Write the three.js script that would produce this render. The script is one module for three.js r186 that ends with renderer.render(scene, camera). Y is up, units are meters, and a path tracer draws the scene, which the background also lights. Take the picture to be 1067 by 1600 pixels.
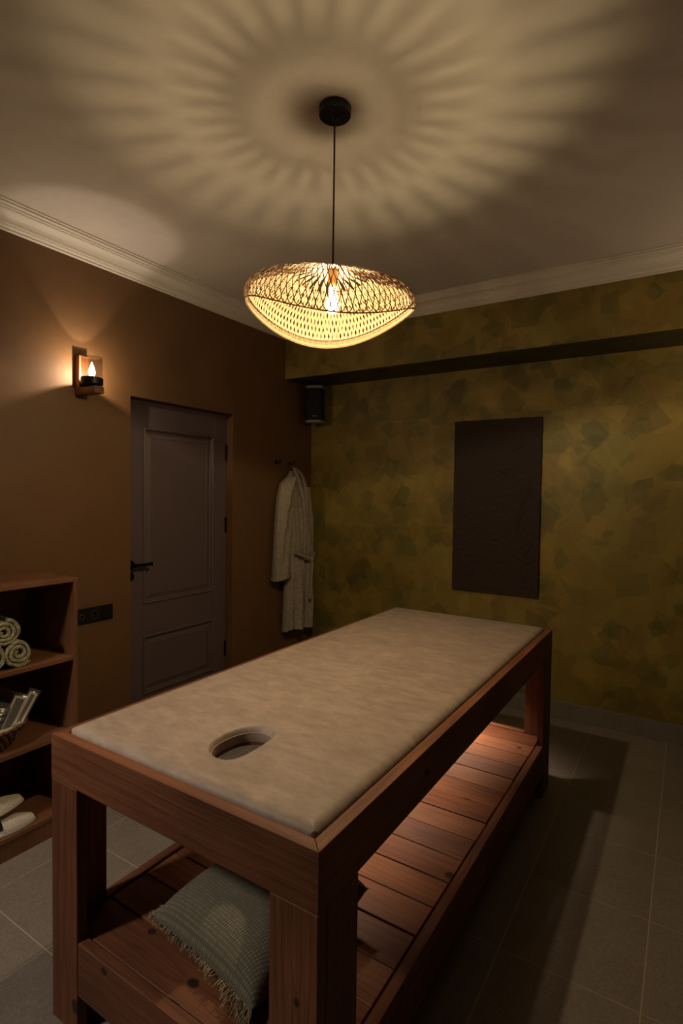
import * as THREE from 'three';
import { mergeGeometries } from 'three/addons/utils/BufferGeometryUtils.js';
import { RoundedBoxGeometry } from 'three/addons/geometries/RoundedBoxGeometry.js';

// ------------------------------------------------------------------ camera, light, exposure
const scene = new THREE.Scene();
scene.background = new THREE.Color(0x000000);
const camera = new THREE.PerspectiveCamera(86.43, 1067 / 1600, 0.05, 50);
camera.position.set(2.7243, 1.4546, 3.7732);
camera.up.set(-0.0299, 0.9993, -0.0218);
camera.lookAt(2.7243 - 0.538, 1.4546 - 0.0343, 3.7732 - 0.8422);
const renderer = new THREE.WebGLRenderer({ antialias: true });
renderer.toneMapping = THREE.LinearToneMapping;
renderer.toneMappingExposure = 1.0;
renderer.outputColorSpace = THREE.SRGBColorSpace;
renderer.shadowMap.enabled = true;

const PENDANT = { color: [1.0, 0.78, 0.45], power: 2.25 };
const SCONCE = { color: [1.0, 0.80, 0.60], power: 0.72 };
const UNSEEN_UNDER = { color: [1.0, 0.74, 0.52], power: 2.9 };  // unseen spots below the table deck
const UNSEEN_SPOT = { color: [1.0, 0.86, 0.70], power: 6.2 };  // unseen wall spot behind the viewer

// ------------------------------------------------------------------ helpers
let seed = 20240611;
const rnd = () => { seed = (seed * 1664525 + 1013904223) >>> 0; return seed / 4294967296; };
const rr = (a, b) => a + (b - a) * rnd();
const clamp = (x, a = 0, b = 1) => Math.min(b, Math.max(a, x));
const mix = (a, b, t) => a + (b - a) * t;
const smooth = (a, b, x) => { const t = clamp((x - a) / (b - a)); return t * t * (3 - 2 * t); };
const hash = (x, y, s) => { let h = (x * 374761393 + y * 668265263 + s * 974711) | 0; h = Math.imul(h ^ (h >>> 13), 1274126177); return ((h ^ (h >>> 16)) >>> 0) / 4294967296; };
function vnoise(x, y, s, px, py) {            // tileable value noise, period px,py
  const x0 = Math.floor(x), y0 = Math.floor(y), fx = x - x0, fy = y - y0;
  const u = fx * fx * (3 - 2 * fx), v = fy * fy * (3 - 2 * fy);
  const w = (a, n) => ((a % n) + n) % n;
  const a = hash(w(x0, px), w(y0, py), s), b = hash(w(x0 + 1, px), w(y0, py), s), c = hash(w(x0, px), w(y0 + 1, py), s), d = hash(w(x0 + 1, px), w(y0 + 1, py), s);
  return mix(mix(a, b, u), mix(c, d, u), v);
}
function fbm(x, y, s, px, py, oct = 4) {
  let t = 0, a = 0.5, n = 0;
  for (let i = 0; i < oct; i++) { t += a * vnoise(x, y, s + i * 17, px, py); n += a; x *= 2; y *= 2; px *= 2; py *= 2; a *= 0.5; }
  return t / n;
}
function dataTex(w, h, fn, color = true) {    // fn(u,v) -> [r,g,b] in 0..1 (sRGB for colour)
  const d = new Uint8Array(w * h * 4);
  for (let j = 0; j < h; j++) for (let i = 0; i < w; i++) {
    const c = fn(i / w, j / h), k = (j * w + i) * 4;
    d[k] = clamp(c[0]) * 255; d[k + 1] = clamp(c[1]) * 255; d[k + 2] = clamp(c[2]) * 255; d[k + 3] = 255;
  }
  const t = new THREE.DataTexture(d, w, h);
  t.magFilter = THREE.LinearFilter; t.minFilter = THREE.LinearMipmapLinearFilter; t.generateMipmaps = true;
  t.wrapS = t.wrapT = THREE.RepeatWrapping;
  if (color) t.colorSpace = THREE.SRGBColorSpace;
  t.needsUpdate = true;
  return t;
}
const std = (o) => new THREE.MeshStandardMaterial(o);
const lin = (r, g, b) => new THREE.Color().setRGB(r, g, b);

const taken = {};
function numbered(n) { taken[n] = (taken[n] ?? -1) + 1; return taken[n] ? n + '_' + String(taken[n]).padStart(3, '0') : n; }
function mesh(name, geo, mat, parent, pos, rot) {
  const m = new THREE.Mesh(geo, mat); m.name = name; m.castShadow = m.receiveShadow = true;
  if (pos) m.position.set(...pos);
  if (rot) m.rotation.set(...rot);
  if (parent) parent.add(m);
  return m;
}
function thing(name, label, category, pos = [0, 0, 0], rot = [0, 0, 0], group) {
  const g = new THREE.Group(); g.name = numbered(name); g.position.set(...pos); g.rotation.set(...rot);
  g.userData = { label, category }; if (group) g.userData.group = group;
  scene.add(g); return g;
}
function struct(name, label, category, geo, mat) {
  const o = geo ? mesh(name, geo, mat) : new THREE.Group();
  o.name = name; o.userData = { kind: 'structure', label, category }; scene.add(o); return o;
}
// planar uv in metres by dominant normal; `along` is the axis (0 x, 1 y, 2 z) that the texture's u follows
function uvBox(geo, along = 0, su = 1, sv = 1, ou = 0, ov = 0) {
  const g = geo.index ? geo.toNonIndexed() : geo;
  const p = g.attributes.position, n = g.attributes.normal, uv = new Float32Array(p.count * 2);
  for (let t = 0; t < p.count; t += 3) {
    let nx = 0, ny = 0, nz = 0;
    for (let k = 0; k < 3; k++) { nx += n.getX(t + k); ny += n.getY(t + k); nz += n.getZ(t + k); }
    const a = [Math.abs(nx), Math.abs(ny), Math.abs(nz)];
    const dom = a[0] >= a[1] && a[0] >= a[2] ? 0 : a[1] >= a[2] ? 1 : 2;
    let ax = [0, 1, 2].filter((k) => k !== dom);
    if (ax[1] === along) ax = [ax[1], ax[0]];
    for (let k = 0; k < 3; k++) {
      const P = [p.getX(t + k), p.getY(t + k), p.getZ(t + k)];
      uv[(t + k) * 2] = P[ax[0]] * su + ou; uv[(t + k) * 2 + 1] = P[ax[1]] * sv + ov + dom * 0.37;
    }
  }
  g.setAttribute('uv', new THREE.BufferAttribute(uv, 2));
  return g;
}
function box(x0, x1, y0, y1, z0, z1, r = 0) {
  const w = x1 - x0, h = y1 - y0, d = z1 - z0;
  const g = r ? new RoundedBoxGeometry(w, h, d, 2, Math.min(r, w / 2.01, h / 2.01, d / 2.01)) : new THREE.BoxGeometry(w, h, d);
  g.translate((x0 + x1) / 2, (y0 + y1) / 2, (z0 + z1) / 2); return g;
}
function tube(pts, r, seg = 24, rad = 8, closed = false) {
  return new THREE.TubeGeometry(new THREE.CatmullRomCurve3(pts.map((p) => new THREE.Vector3(...p)), closed), seg, r, rad, closed);
}
function gridGeo(nu, nv, fn, closeU = false, capless = true) {   // fn(u,v)->[x,y,z], uv = u,v or fn's 4th/5th
  const pos = [], uv = [], idx = [];
  for (let j = 0; j <= nv; j++) for (let i = 0; i <= nu; i++) {
    const q = fn(closeU && i === nu ? 0 : i / nu, j / nv); pos.push(q[0], q[1], q[2]); uv.push(q[3] ?? i / nu, q[4] ?? j / nv);
  }
  const W = nu + 1;
  for (let j = 0; j < nv; j++) for (let i = 0; i < nu; i++) { const a = j * W + i, b = a + 1, c = a + W, d = c + 1; idx.push(a, c, b, b, c, d); }
  const g = new THREE.BufferGeometry();
  g.setAttribute('position', new THREE.Float32BufferAttribute(pos, 3)); g.setAttribute('uv', new THREE.Float32BufferAttribute(uv, 2));
  g.setIndex(idx); g.computeVertexNormals();
  if (closeU) { const n = g.attributes.normal; for (let j = 0; j <= nv; j++) { const a = j * W, b = a + nu; const v = new THREE.Vector3(n.getX(a) + n.getX(b), n.getY(a) + n.getY(b), n.getZ(a) + n.getZ(b)).normalize(); n.setXYZ(a, v.x, v.y, v.z); n.setXYZ(b, v.x, v.y, v.z); } }
  return g;
}
function pointLight(parent, color, intensity, pos, radius) {
  const l = new THREE.PointLight(lin(...color), intensity, 0, 2); l.position.set(...pos); l.castShadow = true; l.shadow.radius = radius; l.shadow.mapSize.set(2048, 2048); l.shadow.bias = -0.002; parent.add(l); return l;
}

// ------------------------------------------------------------------ textures and materials
// pine grain running along u; tile 1.2 m x 0.6 m
function woodTex(cLight, cDark, cKnot, s, knots, ringFreq = 26) {
  const K = []; for (let i = 0; i < knots; i++) K.push([hash(i, 3, s), hash(i, 9, s), 0.006 + 0.012 * hash(i, 5, s)]);
  return dataTex(1024, 512, (u, v) => {
    let x = u * 1.2, y = v * 0.6, kd = 0, bend = 0;
    for (const [ku, kv, kr] of K) {
      let dx = Math.abs(u - ku); dx = Math.min(dx, 1 - dx) * 1.2; let dy = v - kv; dy -= Math.round(dy); dy *= 0.6;
      const q = Math.sqrt((dx * 0.45) ** 2 + dy * dy) / kr;
      bend += Math.sign(dy) * kr * 1.1 * Math.exp(-q * q * 0.16);
      kd = Math.max(kd, smooth(1.25, 0.7, Math.sqrt((dx * 0.8) ** 2 + dy * dy) / kr));
    }
    const w = fbm(u * 3, v * 6, s, 3, 6, 3);
    const ring = ((y + bend) * ringFreq * 1.5 + w * 1.5);
    const fr = ring - Math.floor(ring);
    const late = Math.pow(fr, 3) * (1 - smooth(0.93, 1, fr));
    const fib = fbm(u * 10, v * 260, s + 7, 10, 260, 2), blot = fbm(u * 5, v * 5, s + 31, 5, 5, 3);
    let t = 0.36 * late + 0.6 * (fib - 0.25) + 0.9 * (blot - 0.42);
    t = clamp(t);
    return [0, 1, 2].map((k) => mix(mix(cLight[k], cDark[k], t), cKnot[k], kd * 0.85));
  });
}
const hexc = (h) => [(h >> 16 & 255) / 255, (h >> 8 & 255) / 255, (h & 255) / 255];
const pineA = woodTex(hexc(0x835235), hexc(0x4a2917), hexc(0x21110a), 11, 7);
const pineB = woodTex(hexc(0x77482d), hexc(0x442414), hexc(0x1e0f09), 23, 6, 20);
const pineC = woodTex(hexc(0x8b5939), hexc(0x522f1c), hexc(0x24130b), 47, 8, 32);
const pineBump = dataTex(512, 512, (u, v) => { const f = fbm(u * 8, v * 160, 3, 8, 160, 2); return [f, f, f]; }, false);
const M = {};
M.pine = [pineA, pineB, pineC].map((t) => std({ map: t, roughness: 0.6, bumpMap: pineBump, bumpScale: 0.0006 }));
M.walnut = std({ map: woodTex(hexc(0x7d5437), hexc(0x543521), hexc(0x452a1a), 71, 2, 34), roughness: 0.5 });
M.leather = new THREE.MeshPhysicalMaterial({
  map: dataTex(1024, 1024, (u, v) => {
    const a = fbm(u * 22, v * 48, 5, 22, 48, 4), b = fbm(u * 70, v * 200, 8, 70, 200, 2), c = fbm(u * 6, v * 10, 15, 6, 10, 2);
    const t = clamp(0.5 + 0.95 * (a - 0.5) + 0.3 * (b - 0.5) + 0.35 * (c - 0.5));
    return [mix(0.565, 0.70, t), mix(0.50, 0.635, t), mix(0.45, 0.585, t)];
  }), roughness: 0.55, bumpMap: dataTex(512, 512, (u, v) => { const f = fbm(u * 90, v * 90, 77, 90, 90, 2); return [f, f, f]; }, false), bumpScale: 0.0004,
});
M.tile = [0, 1, 2].map((k) => std({
  map: dataTex(512, 512, (u, v) => {
    const f = hash(Math.floor(u * 512), Math.floor(v * 512), 40 + k), g = fbm(u * 90, v * 90, 50 + k, 90, 90, 2), h = fbm(u * 4, v * 4, 60 + k, 4, 4, 3);
    const t = 0.485 + 0.10 * (f - 0.5) + 0.10 * (g - 0.5) + 0.05 * (h - 0.5) + (k - 1) * 0.012;
    return [t * 1.03, t * 0.965, t * 0.90];
  }), roughness: 0.46,
}));
M.grout = std({ color: 0xb3a795, roughness: 0.9 });
M.baseTile = std({ map: M.tile[0].map, roughness: 0.5 });
M.ceiling = std({ map: dataTex(512, 512, (u, v) => { const g = fbm(u * 60, v * 60, 91, 60, 60, 3), h = fbm(u * 5, v * 5, 93, 5, 5, 3); const t = 0.80 + 0.03 * (g - 0.5) + 0.03 * (h - 0.5); return [t * 1.0, t * 0.95, t * 0.885]; }), roughness: 0.85 });
M.crown = std({ color: 0xdcd3c4, roughness: 0.55 });
M.brownWall = std({ map: dataTex(512, 512, (u, v) => { const g = fbm(u * 40, v * 40, 101, 40, 40, 3), h = fbm(u * 4, v * 4, 103, 4, 4, 3); const t = 1 + 0.06 * (g - 0.5) + 0.12 * (h - 0.5); return [0.44 * t, 0.315 * t, 0.19 * t]; }), roughness: 0.62 });
M.black = std({ color: 0x0b0b0c, roughness: 0.42 });
M.blackGloss = std({ color: 0x0a0a0b, roughness: 0.22, metalness: 0.3 });
M.bamboo = new THREE.MeshPhysicalMaterial({ color: lin(0.34, 0.20, 0.09), roughness: 0.7, transmission: 0.3, thickness: 0, side: THREE.DoubleSide });

// trowelled olive paint: overlapping angular strokes of differing tint
function greenTexture(w, h, mw, mh) {
  const c = document.createElement('canvas'); c.width = w; c.height = h; const x = c.getContext('2d');
  x.fillStyle = '#8f7c38'; x.fillRect(0, 0, w, h);
  const tints = ['#a58c42', '#9a8440', '#84702f', '#6c602a', '#585428', '#ad9448', '#8b7030', '#62622f', '#968a46', '#7c6332', '#5a5628'];
  const k = w / mw;
  for (let i = 0; i < 1500; i++) {
    const px = rr(-0.1, mw + 0.1) * k, py = rr(-0.1, mh + 0.1) * k, s = rr(0.06, 0.15) * k, a = rr(0, Math.PI * 2), n = rnd() < 0.7 ? 4 : 5;
    const el = rr(0.55, 1.0);
    x.globalAlpha = rr(0.10, 0.50); x.fillStyle = tints[Math.floor(rnd() * tints.length)];
    x.beginPath();
    for (let q = 0; q < n; q++) {
      const t = a + (q + rr(-0.2, 0.2)) / n * Math.PI * 2, R = s * rr(0.75, 1.2), ca = Math.cos(t) * R, sa = Math.sin(t) * R * el;
      const X = px + ca * Math.cos(a) - sa * Math.sin(a), Y = py + ca * Math.sin(a) + sa * Math.cos(a);
      q ? x.lineTo(X, Y) : x.moveTo(X, Y);
    }
    x.closePath(); x.fill();
  }
  x.globalAlpha = 1;
  const t = new THREE.CanvasTexture(c); t.colorSpace = THREE.SRGBColorSpace; t.wrapS = t.wrapT = THREE.RepeatWrapping; t.repeat.set(1 / mw, 1 / mh); return t;
}
M.green = std({ map: greenTexture(2048, 1712, 3.3, 2.76), roughness: 0.5, metalness: 0.15 });

// ------------------------------------------------------------------ the room
const RX = 3.3, RZ = 4.5, RH = 2.76, ZB = 0.362, HB = 2.348;
{
  const floor = struct('floor', 'greige speckled square floor tiles with pale thin joints', 'floor', box(-0.15, RX + 0.15, -0.12, -0.0007, -0.15, RZ + 0.15), M.grout);
  const xs = []; for (let x = 0.25 - 0.4; x < RX; x += 0.4) xs.push(x);
  const zs = []; for (let z = 0.055 - 0.4; z < RZ; z += 0.4) zs.push(z);
  let q = 0;
  for (const x of xs) for (const z of zs) {
    const x0 = Math.max(x, 0) + 0.0017, x1 = Math.min(x + 0.4, RX) - 0.0017, z0 = Math.max(z, 0) + 0.0017, z1 = Math.min(z + 0.4, RZ) - 0.0017;
    if (x1 - x0 < 0.02 || z1 - z0 < 0.02) continue;
    const g = uvBox(box(x0, x1, -0.01, 0, z0, z1), 0, 2.5, 2.5, rnd(), rnd());
    mesh('tile', g, M.tile[(q++ * 7 + Math.floor(rnd() * 3)) % 3], floor);
  }
  const D0 = 0.941, D1 = 1.776, DH = 1.998;
  const s = new THREE.Shape(); s.moveTo(0.15, -0.12); s.lineTo(0.15, RH); s.lineTo(-RZ - 0.15, RH); s.lineTo(-RZ - 0.15, -0.12); s.closePath();
  const hole = new THREE.Path(); hole.moveTo(-D0, 0); hole.lineTo(-D1, 0); hole.lineTo(-D1, DH); hole.lineTo(-D0, DH); hole.closePath(); s.holes.push(hole);
  const wl = new THREE.ExtrudeGeometry(s, { depth: 0.15, bevelEnabled: false }); wl.rotateY(Math.PI / 2); wl.translate(-0.15, 0, 0);
  struct('wall_left', 'brown painted side wall with a door opening', 'wall', uvBox(wl, 2), M.brownWall);
  struct('wall_right', 'side wall out of view, coloured dark brown so little light bounces onto the table', 'wall', uvBox(box(RX, RX + 0.15, -0.12, RH, -0.15, RZ + 0.15), 2), std({ color: 0x3a291d, roughness: 0.65 }));  // unseen wall, kept dark so the table's right side stays in shade
  struct('wall_front', 'brown painted end wall behind the viewer', 'wall', uvBox(box(0, RX, -0.12, RH, RZ, RZ + 0.15), 0), M.brownWall);
  const wb = struct('wall_back', 'olive wall with overlapping trowelled paint strokes and a boxed beam', 'wall', uvBox(box(0, RX, -0.12, RH, -0.15, 0), 0), M.green);
  mesh('beam', uvBox(box(0, RX, HB, RH, 0, ZB, 0.003), 0, 1, 1, 0.63, 0.2), M.green, wb);
  mesh('beam_underside', uvBox(box(0, RX, HB - 0.004, HB - 0.0002, 0, ZB - 0.002), 0, 1, 1, 0.3, 0.1), std({ map: M.green.map, color: 0x6c7a66, roughness: 0.5 }), wb);  // thin slab, tinted darker and greener than the beam face
  struct('ceiling', 'plain off-white ceiling', 'ceiling', uvBox(box(-0.15, RX + 0.15, RH, RH + 0.15, -0.15, RZ + 0.15), 0, 0.5, 0.5), M.ceiling);
  // crown moulding profile: u out from the wall, v down from the ceiling
  const prof = [[0, 0], [0.106, 0], [0.106, 0.007], [0.098, 0.009], [0.098, 0.017], [0.093, 0.021], [0.087, 0.022], [0.085, 0.029], [0.079, 0.031], [0.077, 0.037],
    [0.066, 0.039], [0.052, 0.045], [0.041, 0.054], [0.033, 0.066], [0.029, 0.078], [0.022, 0.079], [0.021, 0.084], [0.016, 0.09], [0.010, 0.092], [0.010, 0.100], [0.006, 0.104], [0, 0.105]];
  const crown = (len) => { const sh = new THREE.Shape(prof.map(([u, v]) => new THREE.Vector2(u, -v))); return new THREE.ExtrudeGeometry(sh, { depth: len, bevelEnabled: false }); };
  const cl = crown(RZ - ZB); cl.translate(0, RH, ZB);
  struct('trim_1', 'off-white stepped crown moulding above the brown wall', 'moulding', cl, M.crown);
  const cb = crown(RX); cb.rotateY(-Math.PI / 2); cb.translate(RX, RH, ZB);
  struct('trim_2', 'off-white stepped crown moulding above the olive beam', 'moulding', cb, M.crown);
  const cr = crown(RZ - ZB); cr.rotateY(Math.PI); cr.translate(RX, RH, RZ);
  struct('trim_3', 'off-white crown moulding on the side wall out of view', 'moulding', cr, M.crown);
  const cf = crown(RX); cf.rotateY(Math.PI / 2); cf.translate(0, RH, RZ);
  struct('trim_4', 'off-white crown moulding on the end wall out of view', 'moulding', cf, M.crown);
  const base = (n, g, l) => struct(n, l, 'baseboard', g, M.baseTile);
  base('baseboard_back', uvBox(box(0.012, RX, 0, 0.108, 0, 0.012, 0.002), 0, 2.5, 2.5), 'greige tiled skirting below the olive wall');
  base('baseboard_left', uvBox(mergeGeometries([box(0, 0.012, 0, 0.108, 0, D0), box(0, 0.012, 0, 0.108, D1, RZ)].map((g) => g.toNonIndexed())), 2, 2.5, 2.5), 'greige tiled skirting below the brown wall');

  // door
  const lav = std({ color: 0x625354, roughness: 0.5 });
  const d = struct('door_1', 'mauve-brown panelled door with a black lever handle', 'door');
  const X = -0.06, slab = [];
  const zA = D0 + 0.003, zB = D1 - 0.003, pz0 = 1.062, pz1 = 1.646;
  // stiles and rails
  const rails = [[0.008, 0.2], [0.572, 0.76], [1.84, DH - 0.004]];
  slab.push(box(X - 0.04, X, 0.008, DH - 0.004, zA, pz0, 0.002), box(X - 0.04, X, 0.008, DH - 0.004, pz1, zB, 0.002));
  mesh('stile', slab[0], lav, d); mesh('stile', slab[1], lav, d);
  for (const [a, b] of rails) mesh('rail', box(X - 0.04, X - 0.0015, a, b, pz0 + 0.001, pz1 - 0.001, 0.002), lav, d);
  for (const [a, b] of [[0.2, 0.572], [0.76, 1.84]]) {
    // raised field with sloping margin, surrounded by a bolection moulding
    const pan = mesh('panel', gridGeo(1, 1, () => [0, 0, 0]), lav, d);
    const ring = (o, x) => [[o + pz0, a + o], [pz1 - o, a + o], [pz1 - o, b - o], [o + pz0, b - o]].map(([z, y]) => [x, y, z]);
    const steps = [[0, X - 0.002], [0.003, X + 0.005], [0.010, X + 0.008], [0.018, X + 0.004], [0.022, X - 0.010], [0.030, X - 0.014], [0.034, X - 0.012], [0.062, X - 0.004], [0.066, X - 0.006]];
    const pos = [];
    for (let i = 0; i + 1 < steps.length; i++) {
      const A = ring(...steps[i]), B = ring(...steps[i + 1]);
      for (let k = 0; k < 4; k++) { const n = (k + 1) % 4; pos.push(...A[k], ...B[k], ...B[n], ...A[k], ...B[n], ...A[n]); }
    }
    const L = ring(...steps.at(-1)); pos.push(...L[0], ...L[3], ...L[2], ...L[0], ...L[2], ...L[1]);
    const g = new THREE.BufferGeometry(); g.setAttribute('position', new THREE.Float32BufferAttribute(pos, 3)); g.computeVertexNormals();
    pan.geometry = g;
  }
  const h = mesh('handle', (() => {
    const g = [new THREE.CylinderGeometry(0.026, 0.027, 0.009, 28).rotateZ(Math.PI / 2).translate(X + 0.0045, 1.012, 1.735), new THREE.CylinderGeometry(0.012, 0.014, 0.05, 16).rotateZ(Math.PI / 2).translate(X + 0.03, 1.012, 1.735),
      new RoundedBoxGeometry(0.012, 0.021, 0.135, 3, 0.005).translate(X + 0.053, 1.012, 1.68)];
    return mergeGeometries(g.map((k) => { k = k.index ? k.toNonIndexed() : k; k.deleteAttribute('uv'); return k; }));
  })(), M.blackGloss, d);
  h.userData.label = 'black lever handle';
  const lk = mesh('lock_rosette', new THREE.LatheGeometry([[0, 0.012], [0.012, 0.012], [0.014, 0.009], [0.025, 0.008], [0.027, 0.004], [0.027, 0]].map((v) => new THREE.Vector2(...v)), 28).rotateZ(-Math.PI / 2).translate(X, 0.942, 1.735), M.blackGloss, d);
  mesh('thumb_turn', new RoundedBoxGeometry(0.016, 0.026, 0.008, 2, 0.003).translate(X + 0.018, 0.942, 1.735), M.blackGloss, lk);
  for (const y of [1.73, 1.22, 0.335]) mesh('hinge', new THREE.CylinderGeometry(0.0075, 0.0075, 0.105, 12).translate(X + 0.004, y, D0 + 0.010), std({ color: 0x141210, roughness: 0.35, metalness: 0.8 }), d);
  struct('wall_hall', 'dark wall behind the door', 'wall', box(-0.3, -0.2, 0, RH, 0.5, 2.2), M.brownWall);
}

// ------------------------------------------------------------------ massage table
const TB = { x0: 1.2773, x1: 2.1662, z0: 0.9331, z1: 2.9615, h: 0.7904, t: 0.03 };
const HOLE = { x: 1.757, z: 2.726 };
const holePt = (a, k = 1) => { const c = Math.cos(a), s = Math.sin(a), e = 2 / 2.5; return [HOLE.x + Math.sign(c) * Math.pow(Math.abs(c), e) * 0.057 * k + 0.012 * (s * s - 0.4), HOLE.z + Math.sign(s) * Math.pow(Math.abs(s), e) * 0.09 * k]; };
{
  const t = thing('massage_table', 'stained pine massage table with beige leather top and slatted lower shelf', 'table');
  const { x0, x1, z0, z1, h, t: b } = TB;
  let q = 0;
  const board = (name, x_0, x_1, y_0, y_1, z_0, z_1, along, r = 0.0025, mi) => mesh(name, uvBox(box(x_0, x_1, y_0, y_1, z_0, z_1, r), along, 1 / 1.2, 1 / 0.6, rnd(), rnd()), M.pine[mi ?? (q++ % 3)], t);
  // apron
  const ab = h - 0.122;
  const mitred = (pts, mi, along) => {      // pts: plan outline of the rail
    const s = new THREE.Shape(pts.map(([x, z]) => new THREE.Vector2(x, -z)));
    const g = new THREE.ExtrudeGeometry(s, { depth: h - ab - 0.003, bevelEnabled: true, bevelThickness: 0.0015, bevelSize: 0.0015, bevelOffset: -0.0015, bevelSegments: 2 });
    g.rotateX(-Math.PI / 2); g.translate(0, ab + 0.0015, 0);
    return mesh('apron_rail', uvBox(g, along, 1 / 1.2, 1 / 0.6, rnd(), rnd()), M.pine[mi], t);
  };
  const e = 0.0004;
  mitred([[x0 + e, z1], [x1 - e, z1], [x1 - b - e, z1 - b], [x0 + b + e, z1 - b]], 0, 0);
  mitred([[x0 + e, z0], [x1 - e, z0], [x1 - b - e, z0 + b], [x0 + b + e, z0 + b]], 1, 0);
  mitred([[x1, z0 + e], [x1, z1 - e], [x1 - b, z1 - b - e], [x1 - b, z0 + b + e]], 2, 2);
  mitred([[x0, z0 + e], [x0, z1 - e], [x0 + b, z1 - b - e], [x0 + b, z0 + b + e]], 1, 2);
  // legs: two boards each, joined as a corner
  for (const [sx, sz] of [[0, 1], [1, 1], [0, 0], [1, 0]]) {
    const X0 = sx ? x1 - 0.117 : x0, X1 = sx ? x1 : x0 + 0.117, Z0 = sz ? z1 - b : z0, Z1 = sz ? z1 : z0 + b;
    const ga = uvBox(box(X0, X1, 0, ab - 0.0008, Z0, Z1, 0.0025), 1, 1 / 1.2, 1 / 0.6, rnd(), rnd());
    const gb = uvBox(box(sx ? x1 - b : x0, sx ? x1 : x0 + b, 0, ab - 0.0008, sz ? z1 - 0.147 : z0 + b + 0.0005, sz ? z1 - b - 0.0005 : z0 + 0.147, 0.0025), 1, 1 / 1.2, 1 / 0.6, rnd(), rnd());
    const leg = mesh('leg', ga, M.pine[(sx + sz) % 3], t);
    mesh('side_board', gb, M.pine[(sx + 2 * sz) % 3], leg);
  }
  // lower frame
  const lt = 0.255, lb = 0.112;
  board('lower_rail', x0 + 0.1175, x1 - 0.1175, lb, lt, z1 - b, z1 - 0.001, 0, 0.0025, 1);
  board('lower_rail', x0 + 0.1175, x1 - 0.1175, lb, lt, z0 + 0.001, z0 + b, 0, 0.0025, 0);
  for (const [a, c] of [[x0, x0 + b], [x1 - b, x1]]) board('lower_rail', a, c, lb, lt, z0 + 0.148, z1 - 0.148, 2);
  // unseen bearers under the slats, made deep to stop light leaking below
  for (const [a, c] of [[x0 + b + 0.001, x0 + b + 0.04], [x1 - b - 0.04, x1 - b - 0.001]]) board('unseen_bearer', a, c, 0.115, 0.2245, z0 + b + 0.001, z1 - b - 0.001, 2);
  board('added_leak_board', x0 + b + 0.0405, x1 - b - 0.0405, 0.214, 0.2244, z0 + b + 0.001, z1 - b - 0.001, 2, 0, 1);  // added board, blocks light that would leak through the slat gaps
  const n = 16, zs = z0 + b + 0.004, ze = z1 - b - 0.004, pitch = (ze - zs) / n;
  for (let i = 0; i < n; i++) {
    const a = zs + i * pitch + 0.0026, c = zs + (i + 1) * pitch - 0.0026;
    const y = 0.25 + rr(-0.0015, 0.001);
    board('slat', x0 + b + 0.006 + rr(0, 0.002), x1 - b - 0.006 - rr(0, 0.002), 0.225, y, a, c, 0, 0.003);
  }
  // plywood deck under the pad, with the face hole
  const ds = new THREE.Shape(); ds.moveTo(x0 + b, -(z0 + b)); ds.lineTo(x1 - b, -(z0 + b)); ds.lineTo(x1 - b, -(z1 - b)); ds.lineTo(x0 + b, -(z1 - b)); ds.closePath();
  const dh = new THREE.Path(); for (let i = 0; i < 48; i++) { const [hx, hz] = holePt(i / 48 * Math.PI * 2, 1.0); i ? dh.lineTo(hx, -hz) : dh.moveTo(hx, -hz); } dh.closePath(); ds.holes.push(dh);
  const dg = new THREE.ExtrudeGeometry(ds, { depth: 0.0085, bevelEnabled: false }); dg.rotateX(-Math.PI / 2); dg.translate(0, 0.755, 0);
  mesh('deck', uvBox(dg, 2, 1 / 1.2, 1 / 0.6), M.pine[1], t);
  // pad: one skin from the hole's lower edge, over the top, to the outer lower edge
  const X0 = x0 + b + 0.001, X1 = x1 - b - 0.001, Z0 = z0 + b + 0.001, Z1 = z1 - b - 0.001, rc = 0.018;
  const outer = (a, inset) => {
    const [sx, sz] = holePt(a), cx = HOLE.x, cz = HOLE.z; let dx = Math.cos(a), dz = Math.sin(a);
    const ax0 = X0 + inset, ax1 = X1 - inset, az0 = Z0 + inset, az1 = Z1 - inset;
    let k = 1e9; if (dx > 1e-9) k = Math.min(k, (ax1 - cx) / dx); if (dx < -1e-9) k = Math.min(k, (ax0 - cx) / dx); if (dz > 1e-9) k = Math.min(k, (az1 - cz) / dz); if (dz < -1e-9) k = Math.min(k, (az0 - cz) / dz);
    let x = cx + dx * k, z = cz + dz * k;
    const qx = clamp(x, ax0 + rc, ax1 - rc), qz = clamp(z, az0 + rc, az1 - rc), L = Math.hypot(x - qx, z - qz);
    if (qx !== x && qz !== z && L > rc) { x = qx + (x - qx) / L * rc; z = qz + (z - qz) / L * rc; }
    return [x, z];
  };
  // angles: dense at the rectangle's corners
  const ang = []; for (let i = 0; i < 360; i++) ang.push(i / 360 * Math.PI * 2);
  for (const [cx, cz] of [[X0, Z0], [X1, Z0], [X0, Z1], [X1, Z1]]) for (let k = -8; k <= 8; k++) { const a0 = Math.atan2(cz - HOLE.z, cx - HOLE.x); const sp = 0.02 / Math.hypot(cx - HOLE.x, cz - HOLE.z); ang.push(((a0 + k * sp / 5) + Math.PI * 2) % (Math.PI * 2)); }
  ang.sort((a, b2) => a - b2);
  const NA = ang.length, RINGS = 60;
  const topY = (x, z, dh2) => {
    const de = Math.min(x - X0, X1 - x, z - Z0, Z1 - z);
    return 0.787 + 0.021 * Math.sqrt(clamp(1 - (1 - clamp(de / 0.03)) ** 2)) + 0.006 * smooth(0.02, 0.25, de) - 0.012 * Math.exp(-dh2 / 0.028) + 0.0012 * (fbm(x * 7, z * 7, 201, 64, 64, 2) - 0.5);
  };
  const rows = [];
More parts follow.
